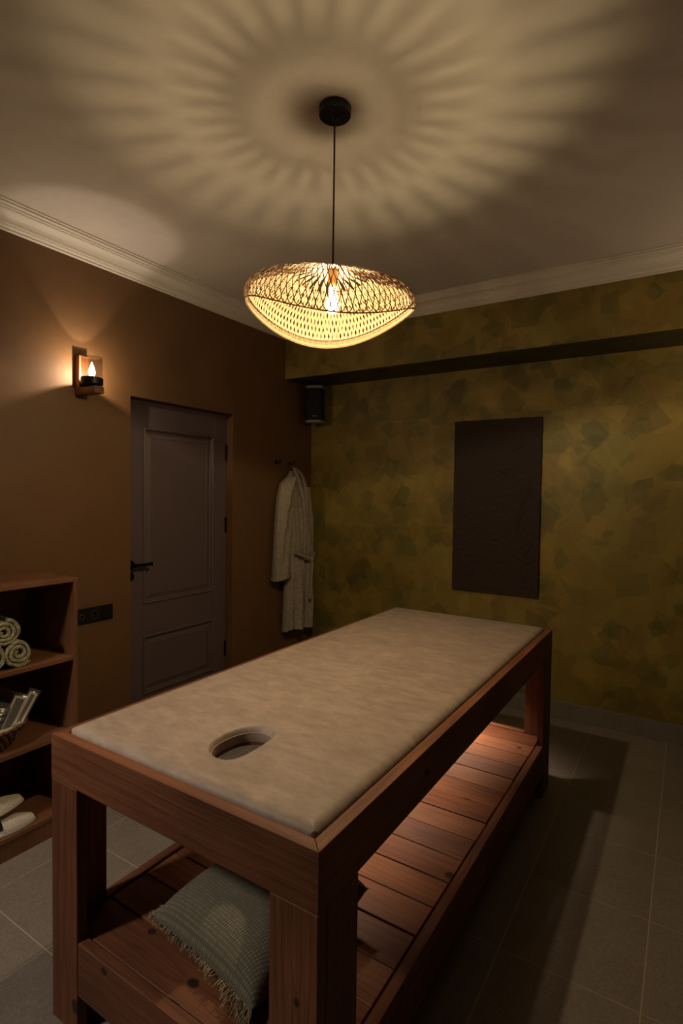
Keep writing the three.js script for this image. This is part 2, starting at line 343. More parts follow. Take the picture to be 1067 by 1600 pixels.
  for (const [k, y] of [[1.0, 0.764], [0.985, 0.772], [0.98, 0.784]]) rows.push((a) => { const [x, z] = holePt(a, k); return [x, y, z]; });
  for (let j = 0; j <= RINGS; j++) rows.push((a) => {
    const v = j / RINGS, w = v < 0.4 ? v * v * 0.55 : v; const s = mix(Math.pow(v, 2.2), v, 0.35) * 1; const f = v < 0.85 ? s : mix(s, 1 - Math.pow(1 - v, 1.6), (v - 0.85) / 0.15);
    const [hx, hz] = holePt(a, 1.0), [ox, oz] = outer(a, 0); const x = mix(hx, ox, f), z = mix(hz, oz, f);
    const dd = Math.hypot(x - hx, z - hz);
    return [x, topY(x, z, dd) - 0.010 * clamp(1 - dd / 0.008) ** 2, z];
  });
  for (const y of [0.775, 0.764]) rows.push((a) => { const [x, z] = outer(a, 0); return [x, y, z]; });
  const pos = [], uv = [], idx = [];
  for (const fn of rows) for (let i = 0; i <= NA; i++) { const P = fn(ang[i % NA]); pos.push(...P); uv.push(P[0] / 0.9 + P[1] * 0.5, P[2] / 0.9); }
  for (let j = 0; j + 1 < rows.length; j++) for (let i = 0; i < NA; i++) { const W = NA + 1, a = j * W + i; idx.push(a, a + 1, a + W, a + 1, a + W + 1, a + W); }
  const pg = new THREE.BufferGeometry(); pg.setAttribute('position', new THREE.Float32BufferAttribute(pos, 3)); pg.setAttribute('uv', new THREE.Float32BufferAttribute(uv, 2)); pg.setIndex(idx); pg.computeVertexNormals();
  const pad = mesh('pad', pg, M.leather, t); pad.userData.label = 'beige mottled leather pad with an oval face hole';
  const sp = []; for (let i = 0; i < 64; i++) { const [x, z] = holePt(i / 64 * Math.PI * 2, 1.0); sp.push([x, 0.7885, z]); }
  mesh('seam_piping', tube(sp, 0.0018, 128, 6, true), std({ color: 0xb79f84, roughness: 0.6 }), pad);
  // three unseen spots under the deck, placed to light the lower slats
  for (const [z, k] of [[1.149, 1], [1.754, 0.5], [2.237, 0.3]]) {
    const lp = mesh('unseen_under_spot', new THREE.CylinderGeometry(0.032, 0.032, 0.012, 28).translate(1.74, 0.7485, z), M.black, t);
    mesh('unseen_lamp_lens', new THREE.CylinderGeometry(0.026, 0.026, 0.002, 28).translate(1.74, 0.7414, z), std({ color: 0x000000, emissive: lin(1, 0.74, 0.52), emissiveIntensity: 2 }), lp);
    const l = new THREE.SpotLight(lin(...UNSEEN_UNDER.color), UNSEEN_UNDER.power * k, 0, 0.93, 0.95, 2); l.position.set(1.74, 0.735, z); l.target.position.set(1.73, 0, z); l.castShadow = true; l.shadow.radius = 1.3; t.add(l, l.target);
  }
}

// ------------------------------------------------------------------ pendant lamp
{
  const AX = 1.671, AZ = 2.2;
  const t = thing('pendant_lamp', 'woven bamboo pendant lamp with a wavy hat shade on a black cord', 'pendant lamp', [AX, 0, AZ]);
  mesh('canopy', new THREE.LatheGeometry([[0, RH], [0.053, RH], [0.054, RH - 0.002], [0.054, RH - 0.026], [0.052, RH - 0.028], [0.008, RH - 0.028], [0.008, RH - 0.04], [0.003, RH - 0.042], [0, RH - 0.042]].map((v) => new THREE.Vector2(...v)), 48), M.black, t);
  mesh('cord', new THREE.CylinderGeometry(0.0032, 0.0032, RH - 0.04 - 2.225, 8).translate(0, (RH - 0.04 + 2.225) / 2, 0), M.black, t);
  mesh('socket', new THREE.LatheGeometry([[0, 2.228], [0.010, 2.228], [0.015, 2.222], [0.0165, 2.18], [0.0145, 2.172], [0.0135, 2.152], [0, 2.152]].map((v) => new THREE.Vector2(...v)), 24), std({ color: 0x8a6a48, roughness: 0.5 }), t);
  const bulb = mesh('bulb', new THREE.LatheGeometry([[0.0, 2.070], [0.010, 2.0715], [0.019, 2.078], [0.0235, 2.090], [0.0235, 2.102], [0.019, 2.118], [0.013, 2.132], [0.012, 2.150]].map((v) => new THREE.Vector2(...v)), 28), std({ color: 0x000000, emissive: lin(1, 0.86, 0.6), emissiveIntensity: 14 }), t);
  pointLight(t, PENDANT.color, PENDANT.power, [0, 2.088, 0], 0.85);
  // shade surface fitted to the photograph: dome with a saddle-shaped rim
  const cy = 2.061, A = 0.293, BU = 0.161, BL = 0.05, TX = -0.065, TZ = -0.05, S2 = 0.046, PH = -1.408, DX = -0.010;
  const tOf = (w) => w;
  const S = (tt, ph, off = 0) => {
    const r = (A - off) * Math.cos(tt), hh = (tt > 0 ? (BU - off) : BL) * Math.sin(tt), x = r * Math.cos(ph), z = r * Math.sin(ph);
    return new THREE.Vector3(x + DX, cy + hh + TX * x + TZ * z + S2 * Math.cos(2 * ph - PH) * (r / A) ** 2, z);
  };
  // two crossing families of strips; toward the top they draw together into bundles of three
  function strips(N, off, t0, t1, widthAt, thick, twist, bundle, keep) {
    const pos = [], idx = [], SEG = 36;
    for (let fam = -1; fam <= 1; fam += 2) for (let i = 0; i < N; i++) {
      const jit = 0.0012 * (rnd() - 0.5);
      const phi = (tt) => {
        const c = bundle ? 1 - 0.43 * smooth(0.8, 1.05, tt) * smooth(1.40, 1.32, tt) : 1;
        return (Math.floor(i / 3) + 0.5 + ((i % 3) - 1) * c / 3) / (N / 3) * Math.PI * 2 + jit + fam * twist(tt);
      };
      let prev = null;
      for (let s = 0; s <= SEG; s++) {
        const tt = mix(t0, t1, s / SEG), ph = phi(tt), r = A * Math.cos(tt);
        if (keep && !keep(tt, ph)) { prev = null; continue; }
        const o = off + fam * 0.0008, P = S(tt, ph, o), tt2 = tt + (t1 - t0) * 0.004, w = widthAt(r);
        const T = S(tt2, phi(tt2), o).sub(P).normalize();
        const e1 = S(tt, ph + 0.01, o).sub(P).normalize(), e2 = S(tt - 0.01, ph, o).sub(P).normalize();
        const Nn = e1.clone().cross(e2).normalize(), B = T.clone().cross(Nn).normalize();
        const base = pos.length / 3;
        for (const [bb, nn] of [[-1, 1], [1, 1], [1, -1], [-1, -1]]) { const v = P.clone().addScaledVector(B, bb * w / 2).addScaledVector(Nn, nn * thick / 2); pos.push(v.x, v.y, v.z); }
        if (prev !== null) for (let k = 0; k < 4; k++) { const n = (k + 1) % 4; idx.push(prev + k, base + k, base + n, prev + k, base + n, prev + n); }
        prev = base;
      }
    }
    const g = new THREE.BufferGeometry(); g.setAttribute('position', new THREE.Float32BufferAttribute(pos, 3)); g.setIndex(idx);
    const u = g.toNonIndexed(); u.computeVertexNormals(); return u;
  }
  const tTop = Math.acos(0.018 / A), tRim = -0.194;
  const sh = mesh('shade', strips(84, 0, tTop, tRim, (r) => Math.min(0.0031, mix(0.62, 0.44, smooth(0.05, 0.08, r)) * 2 * Math.PI * r / 84), 0.001, (tt) => 0.165 * (1.2 - tt), true), M.bamboo, t);
  sh.userData.kind = 'stuff'; sh.userData.label = 'lattice of crossing bamboo strips';
  // the inner skin leaves a single layer where the shade faces the viewer
  const toCam = Math.atan2(3.773 - AZ, 2.724 - AX);
  const inner = mesh('inner_weave', strips(111, 0.014, 1.07, 0.10, (r) => 0.43 * 2 * Math.PI * r / 111, 0.001, (tt) => 0.2 * (0.9 - tt), false, (tt, ph) => { let d = ph - toCam; d -= Math.round(d / (2 * Math.PI)) * 2 * Math.PI; return Math.abs(d) > mix(1.45, 0.42, smooth(0.1, 0.75, tt)); }), M.bamboo, t);
  inner.userData.kind = 'stuff';
  const braid = mesh('rim_braid', strips(168, 0.005, 0.15, tRim, () => 0.0017, 0.001, (tt) => 0.9 * (0.15 - tt), false, (tt, ph) => { let d = ph - toCam; d -= Math.round(d / (2 * Math.PI)) * 2 * Math.PI; return Math.abs(d) > 1.35; }), M.bamboo, t);
  braid.userData.kind = 'stuff';
  const rim = []; for (let i = 0; i < 96; i++) { const v = S(tRim, i / 96 * Math.PI * 2); rim.push([v.x, v.y, v.z]); }
  mesh('rim_hoop', tube(rim, 0.0024, 192, 6, true), M.bamboo, t);
  mesh('added_top_cap', new THREE.LatheGeometry([[0, cy + BU + 0.006], [0.016, cy + BU + 0.005], [0.021, cy + BU + 0.002], [0.021, cy + BU - 0.002], [0, cy + BU - 0.002]].map((v) => new THREE.Vector2(...v)), 32).translate(DX, 0, 0), M.bamboo, t);  // added cap closing the weave, stops direct light reaching the canopy
}

// ------------------------------------------------------------------ wall sconces
function sconce(label, pos, turn, group) {     // local: +x out of the wall, z along it
  const t = thing('wall_sconce', label, 'wall lamp', pos, [0, turn, 0], group);
  const red = std({ map: pineC, roughness: 0.4 });
  mesh('backplate', uvBox(box(0, 0.04, -0.135, 0.067, -0.027, 0.027, 0.002), 1, 1 / 1.2, 1 / 0.6, 0.2, 0.4), red, t);
  mesh('arm', uvBox(box(0.0402, 0.172, -0.135, -0.100, -0.027, 0.027, 0.002), 0, 1 / 1.2, 1 / 0.6, 0.6, 0.1), red, t);
  mesh('cup', new THREE.LatheGeometry([[0, -0.0995], [0.03, -0.0995], [0.03, -0.091], [0.05, -0.089], [0.0545, -0.084], [0.0545, -0.055], [0.052, -0.052], [0.049, -0.055], [0.049, -0.07], [0.014, -0.07], [0.014, -0.052], [0.0105, -0.05], [0, -0.05]].map((v) => new THREE.Vector2(...v)), 40).translate(0.108, 0, 0), M.black, t);
  mesh('glass_shade', new THREE.CylinderGeometry(0.0505, 0.0505, 0.122, 48, 1, true).translate(0.108, -0.008, 0), new THREE.MeshPhysicalMaterial({ color: lin(0.60, 0.57, 0.52), transmission: 1, thickness: 0, roughness: 0.02, ior: 1.5, side: THREE.DoubleSide }), t);
  mesh('glass_rim', new THREE.TorusGeometry(0.0505, 0.0011, 6, 48).rotateX(Math.PI / 2).translate(0.108, 0.0535, 0), new THREE.MeshPhysicalMaterial({ color: lin(0.9, 0.88, 0.85), transmission: 1, thickness: 0, roughness: 0.05, side: THREE.DoubleSide }), t);
  mesh('bulb', new THREE.LatheGeometry([[0.009, -0.05], [0.012, -0.045], [0.0165, -0.03], [0.0165, -0.018], [0.012, 0], [0.006, 0.016], [0.002, 0.028], [0, 0.03]].map((v) => new THREE.Vector2(...v)), 24).translate(0.108, 0, 0), std({ color: 0x000000, emissive: lin(1, 0.84, 0.58), emissiveIntensity: 16 }), t);
  pointLight(t, SCONCE.color, SCONCE.power, [0.108, -0.026, 0], 0.28);
  return t;
}
sconce('reddish wooden wall sconce with clear glass cylinder beside the door', [0, 2.084, 2.085], 0);
sconce('unseen wooden wall sconce with clear glass cylinder, placed to light the olive wall at right', [RX, 2.084, 0.55], Math.PI);  // out of view, lights the right end of the olive wall and beam

// ------------------------------------------------------------------ unseen spot behind the viewer, placed to light the left floor and table front
{
  const t = thing('unseen_wall_spot', 'unseen black wall spot behind the viewer, placed to light the left floor and table front', 'wall lamp', [0.85, 2.2, RZ]);
  mesh('wall_plate', new THREE.CylinderGeometry(0.05, 0.05, 0.014, 28).rotateX(Math.PI / 2).translate(0, 0, -0.007), M.black, t);
  mesh('arm', new THREE.CylinderGeometry(0.008, 0.008, 0.06, 12).rotateX(Math.PI / 2).translate(0, 0, -0.04), M.black, t);
  const hd = mesh('head', new THREE.LatheGeometry([[0, 0.09], [0.05, 0.085], [0.085, 0.05], [0.1, 0], [0.095, 0.002], [0.08, 0.045], [0, 0.07]].map((v) => new THREE.Vector2(...v)), 36), M.black, t, [0, -0.03, -0.12], [0.72, 0, 0.13]);
  mesh('unseen_lamp_lens', new THREE.CylinderGeometry(0.09, 0.09, 0.002, 36).translate(0, 0.012, 0), std({ color: 0x000000, emissive: lin(1, 0.86, 0.7), emissiveIntensity: 2 }), hd);
  const l = new THREE.SpotLight(lin(...UNSEEN_SPOT.color), UNSEEN_SPOT.power, 0, 0.62, 0.85, 2); l.position.set(0.03, -0.13, -0.20); l.target.position.set(0.36, -1.9, -1.75); l.castShadow = true; l.shadow.radius = 4.5; t.add(l, l.target);
}

// ------------------------------------------------------------------ shelf unit and what is on it
const SH = { x0: 0.147, x1: 0.521, z0: 2.42, z1: 3.22, y: [0.092, 0.419, 0.745] };
{
  const t = thing('shelf_unit', 'low walnut-brown open shelf unit against the brown wall', 'shelf');
  const { x0, x1, z0, z1 } = SH; const th = 0.018;
  const bd = (n, a, b, c, d, e, f, al) => mesh(n, uvBox(box(a, b, c, d, e, f, 0.001), al, 1 / 1.2, 1 / 0.6, rnd(), rnd()), M.walnut, t);
  bd('side_panel', x0, x1, 0, 1.0615, z0, z0 + th, 1);
  bd('side_panel', x0, x1, 0, 1.0615, z1 - th, z1, 1);
  bd('top', x0, x1, 1.062, 1.08, z0, z1, 2);
  for (const y of SH.y) bd('shelf', x0 + 0.012, x1, y - th, y, z0 + th + 0.0003, z1 - th - 0.0003, 2);
  bd('plinth', x1 - 0.03, x1 - 0.004, 0, 0.0735, z0 + th + 0.0003, z1 - th - 0.0003, 1);
  bd('back_panel', x0, x0 + 0.0115, 0.02, 1.0615, z0 + th + 0.0003, z1 - th - 0.0003, 1);
}
const terry = std({
  map: dataTex(256, 256, (u, v) => { const f = hash(Math.floor(u * 256), Math.floor(v * 256), 301), g = fbm(u * 40, v * 40, 303, 40, 40, 3); const t = 0.5 + 0.12 * (f - 0.5) + 0.25 * (g - 0.5); return [t * 1.16, t * 1.13, t * 0.90]; }), roughness: 0.95,
  bumpMap: dataTex(256, 256, (u, v) => { const f = fbm(u * 60, v * 60, 305, 60, 60, 2); return [f, f, f]; }, false), bumpScale: 0.003,
});
function towelGeo(R, len, turns, s) {
  const pts = (off) => { const o = []; const n = 150; for (let i = 0; i <= n; i++) { const a = i / n * turns * Math.PI * 2, p = R / (turns + 0.35); const r = 0.42 * p + p * a / (Math.PI * 2) + off * p * 0.43; const wob = 1 + 0.05 * Math.sin(2 * a + s) * (r / R) + 0.03 * Math.sin(3 * a + 2 * s); const aa = a + s * 1.7; o.push([Math.cos(aa) * r * wob * 1.04, Math.sin(aa) * r * wob * 0.96]); } return o; };
  const o = pts(1), i = pts(-1).reverse();
  const sh = new THREE.Shape([...o, ...i].map((v) => new THREE.Vector2(...v)));
  const g = new THREE.ExtrudeGeometry(sh, { depth: len - 0.012, bevelEnabled: true, bevelThickness: 0.006, bevelSize: 0.004, bevelOffset: -0.004, bevelSegments: 3, steps: 4 });
  const P = g.attributes.position;
  for (let k = 0; k < P.count; k++) { const x = P.getX(k), y = P.getY(k), z = P.getZ(k); P.setZ(k, z + 0.006 * (fbm(x * 40 + 9, y * 40 + 9, 333 + s, 64, 64, 2) - 0.5) * 2); }
  g.rotateY(Math.PI / 2); g.computeVertexNormals();
  return uvBox(g, 0, 6, 6);
}
{
  const specs = [
    ['sage green rolled towel at the right end of the bottom row', 0.60, 0.0525, 2.652, 0.0, 4.2, 1],
    ['sage green rolled towel in the bottom row cut by the picture edge', 0.60, 0.0525, 2.762, 0.0, 3.8, 3],
    ['sage green rolled towel lying on top of the other two', 0.60, 0.0525, 2.706, 0.098, 4.6, 5]];
  for (const [label, , R, z, dy, turns, s] of specs) {
    const g = towelGeo(R, 0.25, turns * 0.62, s); g.computeBoundingBox();
    const t = thing('rolled_towel', label, 'towel', [0.255, SH.y[2] + 0.0005 - g.boundingBox.min.y + dy, z], [0, 0, 0], 'rolled towels on the upper shelf');
    mesh('roll', g, terry, t);
  }
  // wicker basket
  const bx = 0.385, bz = 2.745, by = SH.y[1];
  const b = thing('wicker_basket', 'dark wicker basket with pale cloth lining on the middle shelf', 'basket', [bx, by, bz]);
  const wick = std({ color: 0x5b3a22, roughness: 0.7 });
  const coils = [];
  for (let r = 0; r < 6; r++) {
    const k = r / 5, rx = mix(0.088, 0.12, k), rz = mix(0.105, 0.165, k), y = 0.009 + r * 0.0145;
    const pts = []; for (let i = 0; i < 64; i++) { const a = i / 64 * Math.PI * 2, w = 0.003 * (i % 2 ? 1 : -1) * (r % 2 ? 1 : -1); pts.push([Math.cos(a) * (rx + w), y, Math.sin(a) * (rz + w)]); }
    coils.push(tube(pts, 0.0075, 128, 6, true));
  }
  mesh('weave', mergeGeometries(coils), wick, b);
  const bottom = new THREE.CylinderGeometry(1, 1, 0.006, 40); bottom.scale(0.088, 1, 0.105); bottom.translate(0, 0.0035, 0); mesh('base', bottom, wick, b);
  mesh('lining', gridGeo(72, 8, (u, v) => { const a = u * Math.PI * 2, f = 0.004 * Math.sin(a * 13) * v; const y = v < 0.75 ? 0.012 + v * 0.115 : 0.098 - (v - 0.75) * 0.07, k = v < 0.75 ? v / 0.75 : 1 + (v - 0.75) * 0.28; return [Math.cos(a) * (mix(0.078, 0.116, k) + f), y, Math.sin(a) * (mix(0.095, 0.160, k) + f)]; }, true), std({ color: 0xb8aa90, roughness: 0.9, side: THREE.DoubleSide }), b);
  // wrapped packets standing in the basket
  const film = new THREE.MeshPhysicalMaterial({ color: 0xffffff, transmission: 0.95, thickness: 0, roughness: 0.12, side: THREE.DoubleSide });
  const white = std({ color: 0xdcd8d2, roughness: 0.35 }), dark = std({ color: 0x17171a, roughness: 0.25 });
  const packs = [
    ['wider clear packet with a white frame leaning in the basket', 0.045, 0.15, white, [0.44, by + 0.105, 2.690], [-0.55, 0.1, 0.1], true],
    ['narrow clear packet with a white edge at the right of the basket', 0.03, 0.16, white, [0.455, by + 0.112, 2.655], [-0.6, 0.15, 0.05], true],
    ['black glossy wrapped packet lying at the front of the basket', 0.07, 0.13, dark, [0.44, by + 0.105, 2.76], [-0.75, 0.1, 0.35], false],
    ['black glossy wrapped packet standing at the back of the basket', 0.07, 0.15, dark, [0.36, by + 0.12, 2.72], [-0.5, 0.3, -0.1], false],
    ['black glossy wrapped packet with a beige label in the basket', 0.06, 0.12, dark, [0.40, by + 0.125, 2.84], [-0.8, -0.2, 0.2], false, true]];
  for (const [label, w, h, mat, pos, rot, framed, tagged] of packs) {
    const p = thing('wrapped_packet', label, 'packet', [pos[0], pos[1] + 0.012, pos[2] - 0.04], rot, 'packets in the basket');
    if (framed) {
      const s = new THREE.Shape(); s.moveTo(-w / 2, -h / 2); s.lineTo(w / 2, -h / 2); s.lineTo(w / 2, h / 2); s.lineTo(-w / 2, h / 2); s.closePath();
      const hole = new THREE.Path(); const e = 0.007; hole.moveTo(-w / 2 + e, -h / 2 + e); hole.lineTo(-w / 2 + e, h / 2 - e); hole.lineTo(w / 2 - e, h / 2 - e); hole.lineTo(w / 2 - e, -h / 2 + e); hole.closePath(); s.holes.push(hole);
      mesh('frame', new THREE.ExtrudeGeometry(s, { depth: 0.004, bevelEnabled: true, bevelSize: 0.001, bevelThickness: 0.001, bevelSegments: 1 }).rotateY(0.9), mat, p);
      mesh('insert', new RoundedBoxGeometry(w - 0.012, h - 0.012, 0.003, 2, 0.001).rotateY(0.9), std({ color: 0x6d6864, roughness: 0.3 }), p);
    } else mesh('pouch', gridGeo(20, 24, (u, v) => { const a = u * Math.PI * 2, k = Math.sin(v * Math.PI) ** 0.5; const cr = 0.0025 * Math.sin(v * 31 + a * 3) * k; return [Math.cos(a) * w / 2, (v - 0.5) * h, Math.sin(a) * (0.012 * k + 0.001) + cr]; }, true).rotateY(0.9), mat, p);
    mesh('film', gridGeo(24, 18, (u, v) => { const a = u * Math.PI * 2, k = Math.sin(v * Math.PI) ** 0.4; return [Math.cos(a) * (w / 2 + 0.008), (v - 0.5) * (h + 0.03), Math.sin(a) * (0.015 * k + 0.001) + 0.0018 * Math.sin(v * 40 + a * 5) * k]; }, true).rotateY(0.9), film, p);
    if (tagged) mesh('label', new THREE.BoxGeometry(0.035, 0.02, 0.001).translate(0, 0.0, 0.019).rotateY(0.9), std({ color: 0xc9ab86, roughness: 0.6 }), p);
  }
  // disposable slippers
  const cloth = std({ map: dataTex(128, 128, (u, v) => { const f = fbm(u * 40, v * 40, 411, 40, 40, 2); const t = 0.78 + 0.12 * (f - 0.5); return [t, t * 0.96, t * 0.9]; }), roughness: 0.9 });
  const soleHalf = (k) => 0.047 * Math.pow(Math.sin(Math.PI * clamp(0.02 + 0.96 * k)), 0.33) * (0.86 + 0.16 * smooth(0.45, 0.75, k));
  const soleShape = () => { const s = new THREE.Shape(); const n = 30; for (let i = 0; i <= n; i++) { const k = i / n; const x = soleHalf(k), y = k * 0.27; i ? s.lineTo(x, y) : s.moveTo(x, y); } for (let i = n; i >= 0; i--) { const k = i / n; s.lineTo(-soleHalf(k), k * 0.27); } s.closePath(); return s; };
  for (const [label, pos, rot] of [
    ['white cloth slipper lying flat on the bottom shelf', [0.455, SH.y[0] + 0.003, 2.855], [0, -0.05, 0]],
    ['white cloth slipper propped on top of the other one', [0.452, SH.y[0] + 0.064, 2.89], [0.10, 0.03, 0.06]]]) {
    const t = thing('slipper', label, 'slipper', pos, rot, 'slippers on the bottom shelf');
    mesh('sole', uvBox(new THREE.ExtrudeGeometry(soleShape(), { depth: 0.006, bevelEnabled: true, bevelSize: 0.002, bevelThickness: 0.002, bevelSegments: 2, curveSegments: 4 }).rotateX(-Math.PI / 2), 2, 4, 4), cloth, t);
    mesh('upper', gridGeo(20, 16, (u, v) => { const k = mix(0.52, 0.985, v), w = soleHalf(k) + 0.001, a = Math.PI * u; return [Math.cos(a) * w, 0.008 + Math.sin(a) * 0.045 * (1 - 0.7 * v * v), -k * 0.27, u * 0.4, v * 0.5]; }), std({ map: cloth.map, roughness: 0.9, side: THREE.DoubleSide }), t);
  }
}

// ------------------------------------------------------------------ sockets on the wall
{
  const t = thing('wall_socket', 'black three-gang socket plate on the brown wall beside the door', 'socket', [0, 0.776, 2.007]);
  mesh('plate', new RoundedBoxGeometry(0.009, 0.084, 0.224, 3, 0.003).translate(0.0045, 0, 0), M.black, t);
  const ringM = std({ color: 0xa8a098, roughness: 0.3, metalness: 0.9 });
  for (const [z, r] of [[0.0, 0.021], [0.074, 0.013]]) {
    mesh('socket_well', new THREE.CylinderGeometry(r - 0.001, r - 0.001, 0.003, 28).rotateZ(Math.PI / 2).translate(0.0098, 0, z), M.blackGloss, t);
    mesh('metal_ring', new THREE.TorusGeometry(r, 0.0012, 8, 36).rotateY(Math.PI / 2).translate(0.0098, 0, z), ringM, t);
  }
  for (const z of [-0.0095, 0.0095]) mesh('contact', new THREE.CylinderGeometry(0.0028, 0.0028, 0.002, 12).rotateZ(Math.PI / 2).translate(0.0118, 0, z), ringM, t);
  mesh('rocker', new RoundedBoxGeometry(0.004, 0.062, 0.06, 2, 0.0015).translate(0.0105, 0, -0.074), M.black, t);
}

// ------------------------------------------------------------------ hooks and robe
function hook(label, z) {
  const t = thing('coat_hook', label, 'hook', [0, 1.69, z], [0, 0, 0], 'black hooks on the brown wall');
  mesh('plate', new THREE.CylinderGeometry(0.014, 0.014, 0.005, 20).rotateZ(Math.PI / 2).translate(0.0025, 0, 0), M.black, t);
  mesh('peg', tube([[0.004, 0, 0], [0.02, -0.006, 0], [0.038, -0.004, 0], [0.046, 0.012, 0]], 0.0055, 16, 8), M.black, t);
  mesh('knob', new THREE.SphereGeometry(0.009, 16, 12).translate(0.046, 0.014, 0), M.black, t);
}
hook('black wall hook with nothing on it, nearer the door', 0.467);
hook('black wall hook that carries the bathrobe', 0.289);
{
  const t = thing('bathrobe', 'sand-grey terry bathrobe with tied belt hanging from a black hook', 'robe');
  const rm = std({ map: dataTex(256, 256, (u, v) => { const f = hash(Math.floor(u * 256), Math.floor(v * 256), 501), g = fbm(u * 30, v * 30, 503, 30, 30, 3); const q = 0.62 + 0.10 * (f - 0.5) + 0.2 * (g - 0.5); return [q * 1.05, q * 0.98, q * 0.87]; }), roughness: 0.95, bumpMap: terry.bumpMap, bumpScale: 0.003, side: THREE.DoubleSide });
  const lerpT = (tab, y) => { for (let i = 0; i + 1 < tab.length; i++) { const a = tab[i], b = tab[i + 1]; if (y <= a[0] && y >= b[0]) { const k = (a[0] - y) / (a[0] - b[0]); return a.slice(1).map((v, j) => mix(v, b[j + 1], k * k * (3 - 2 * k) * 0.5 + k * 0.5)); } } return tab.at(-1).slice(1); };
  // y, z toward the room's door (left in view), z toward the corner, depth
  const body = [[1.63, 0.315, 0.262, 0.03], [1.60, 0.345, 0.245, 0.05], [1.55, 0.405, 0.205, 0.075], [1.48, 0.425, 0.150, 0.09], [1.35, 0.420, 0.110, 0.10], [1.10, 0.410, 0.098, 0.105], [0.92, 0.395, 0.098, 0.09], [0.80, 0.410, 0.098, 0.10], [0.55, 0.425, 0.100, 0.11], [0.36, 0.432, 0.103, 0.11]];
  mesh('body', gridGeo(72, 70, (u, v) => {
    const y = mix(1.63, 0.36, v), [zl, zr, d] = lerpT(body, y), a = u * Math.PI * 2;
    const c = Math.cos(a), s = Math.sin(a), k = smooth(0.03, 0.35, v);
    let x = d * 0.5 + d * 0.5 * Math.sign(s) * Math.pow(Math.abs(s), 0.7);
    const zc = (zl + zr) / 2, zw = (zl - zr) / 2; let z = zc + zw * Math.sign(c) * Math.pow(Math.abs(c), 0.8);
    if (s > 0) { const f = (z - zc) / zw; x += k * (0.016 * Math.sin(f * 7 + y * 2.1) + 0.012 * Math.sin(f * 13 - y * 3.2 + 1)) + 0.006 * (fbm(z * 30 + 40, y * 22 + 40, 511, 99, 99, 3) - 0.5) * 2; x -= 0.022 * Math.exp(-(((y - 0.92) / 0.05) ** 2)) * (1 - f * f); x += -0.03 * k * smooth(0.02, -0.02, Math.abs(z - 0.205 - 0.02 * (y - 0.9)) - 0.012) * smooth(1.0, 0.7, y); }
    return [0.012 + Math.max(0, x), y + (v > 0.99 ? 0.012 * Math.sin(a * 2) : 0), z, u * 3, v * 6];
  }, true), rm, t);
  // sleeve nearest the door
  const sl = [[1.575, 0.375, 0.055, 0.045], [1.52, 0.425, 0.075, 0.06], [1.40, 0.455, 0.08, 0.062], [1.20, 0.478, 0.082, 0.062], [1.00, 0.492, 0.083, 0.062], [0.80, 0.498, 0.085, 0.068]];
  const sleeve = mesh('sleeve', gridGeo(40, 44, (u, v) => {
    const y0 = mix(1.575, 0.80, v), [zc, w, d] = lerpT(sl, y0), a = u * Math.PI * 2, s = Math.sin(a), c = Math.cos(a);
    const z = zc - 0.015 + w * c, x = 0.075 + d * s + (s > 0 ? 0.007 * Math.sin(c * 6 + y0 * 9) + 0.008 * (fbm(z * 30 + 10, y0 * 25 + 10, 521, 99, 99, 3) - 0.5) * 2 : 0);
    return [Math.max(0.008, x), y0 + 0.045 * (c * 0.5) * -1 * smooth(0.8, 1, v) , z, u * 2, v * 4];
  }, true), rm, t);
  mesh('cuff_fold', tube(Array.from({ length: 20 }, (_, i) => { const a = i / 20 * Math.PI * 2; return [Math.max(0.012, 0.075 + 0.068 * Math.sin(a)), 0.803 - 0.0225 * Math.cos(a), 0.483 + 0.085 * Math.cos(a)]; }), 0.007, 60, 6, true), rm, sleeve);
  // far sleeve in the corner
  mesh('sleeve', gridGeo(24, 24, (u, v) => { const y = mix(1.50, 0.86, v), a = u * Math.PI * 2; return [0.05 + 0.04 * Math.sin(a), y, mix(0.14, 0.085, smooth(0, 0.5, v)) + 0.035 * Math.cos(a), u * 2, v * 4]; }, true), rm, t);
  // shawl collar: two flattened bands falling from the hook
  const band = (pts, w, th) => { const c = new THREE.CatmullRomCurve3(pts.map((p) => new THREE.Vector3(...p))); return gridGeo(16, 50, (u, v) => { const P = c.getPoint(v), a = u * Math.PI * 2, k = mix(0.75, 1, Math.sin(Math.PI * clamp(v)) ** 0.5); return [P.x + Math.sin(a) * th, P.y, P.z + Math.cos(a) * w * k, u, v * 5]; }, true); };
  mesh('collar', band([[0.05, 1.655, 0.297], [0.09, 1.60, 0.318], [0.118, 1.50, 0.300], [0.128, 1.35, 0.262], [0.128, 1.15, 0.242], [0.115, 0.96, 0.238]], 0.026, 0.013), rm, t);
  mesh('collar', band([[0.05, 1.655, 0.288], [0.085, 1.60, 0.250], [0.115, 1.48, 0.228], [0.124, 1.35, 0.222], [0.124, 1.15, 0.222], [0.113, 0.96, 0.222]], 0.022, 0.012), rm, t);
  const belt = mesh('belt', mergeGeometries([
    tube([[0.10, 0.975, 0.33], [0.130, 0.955, 0.285], [0.142, 0.935, 0.235], [0.142, 0.92, 0.185]], 0.014, 30, 10),
    tube([[0.142, 0.92, 0.185], [0.136, 0.935, 0.15], [0.11, 0.96, 0.10]], 0.013, 24, 10),
    tube([[0.150, 0.93, 0.183], [0.152, 0.86, 0.180], [0.150, 0.74, 0.190], [0.150, 0.615, 0.200]], 0.0135, 40, 10),
    new THREE.SphereGeometry(1, 18, 14).scale(0.02, 0.026, 0.022).translate(0.150, 0.918, 0.184),
    new THREE.SphereGeometry(1, 14, 10).scale(0.014, 0.02, 0.019).translate(0.150, 0.607, 0.200)].map((g) => g.index ? g.toNonIndexed() : g)), rm, t);
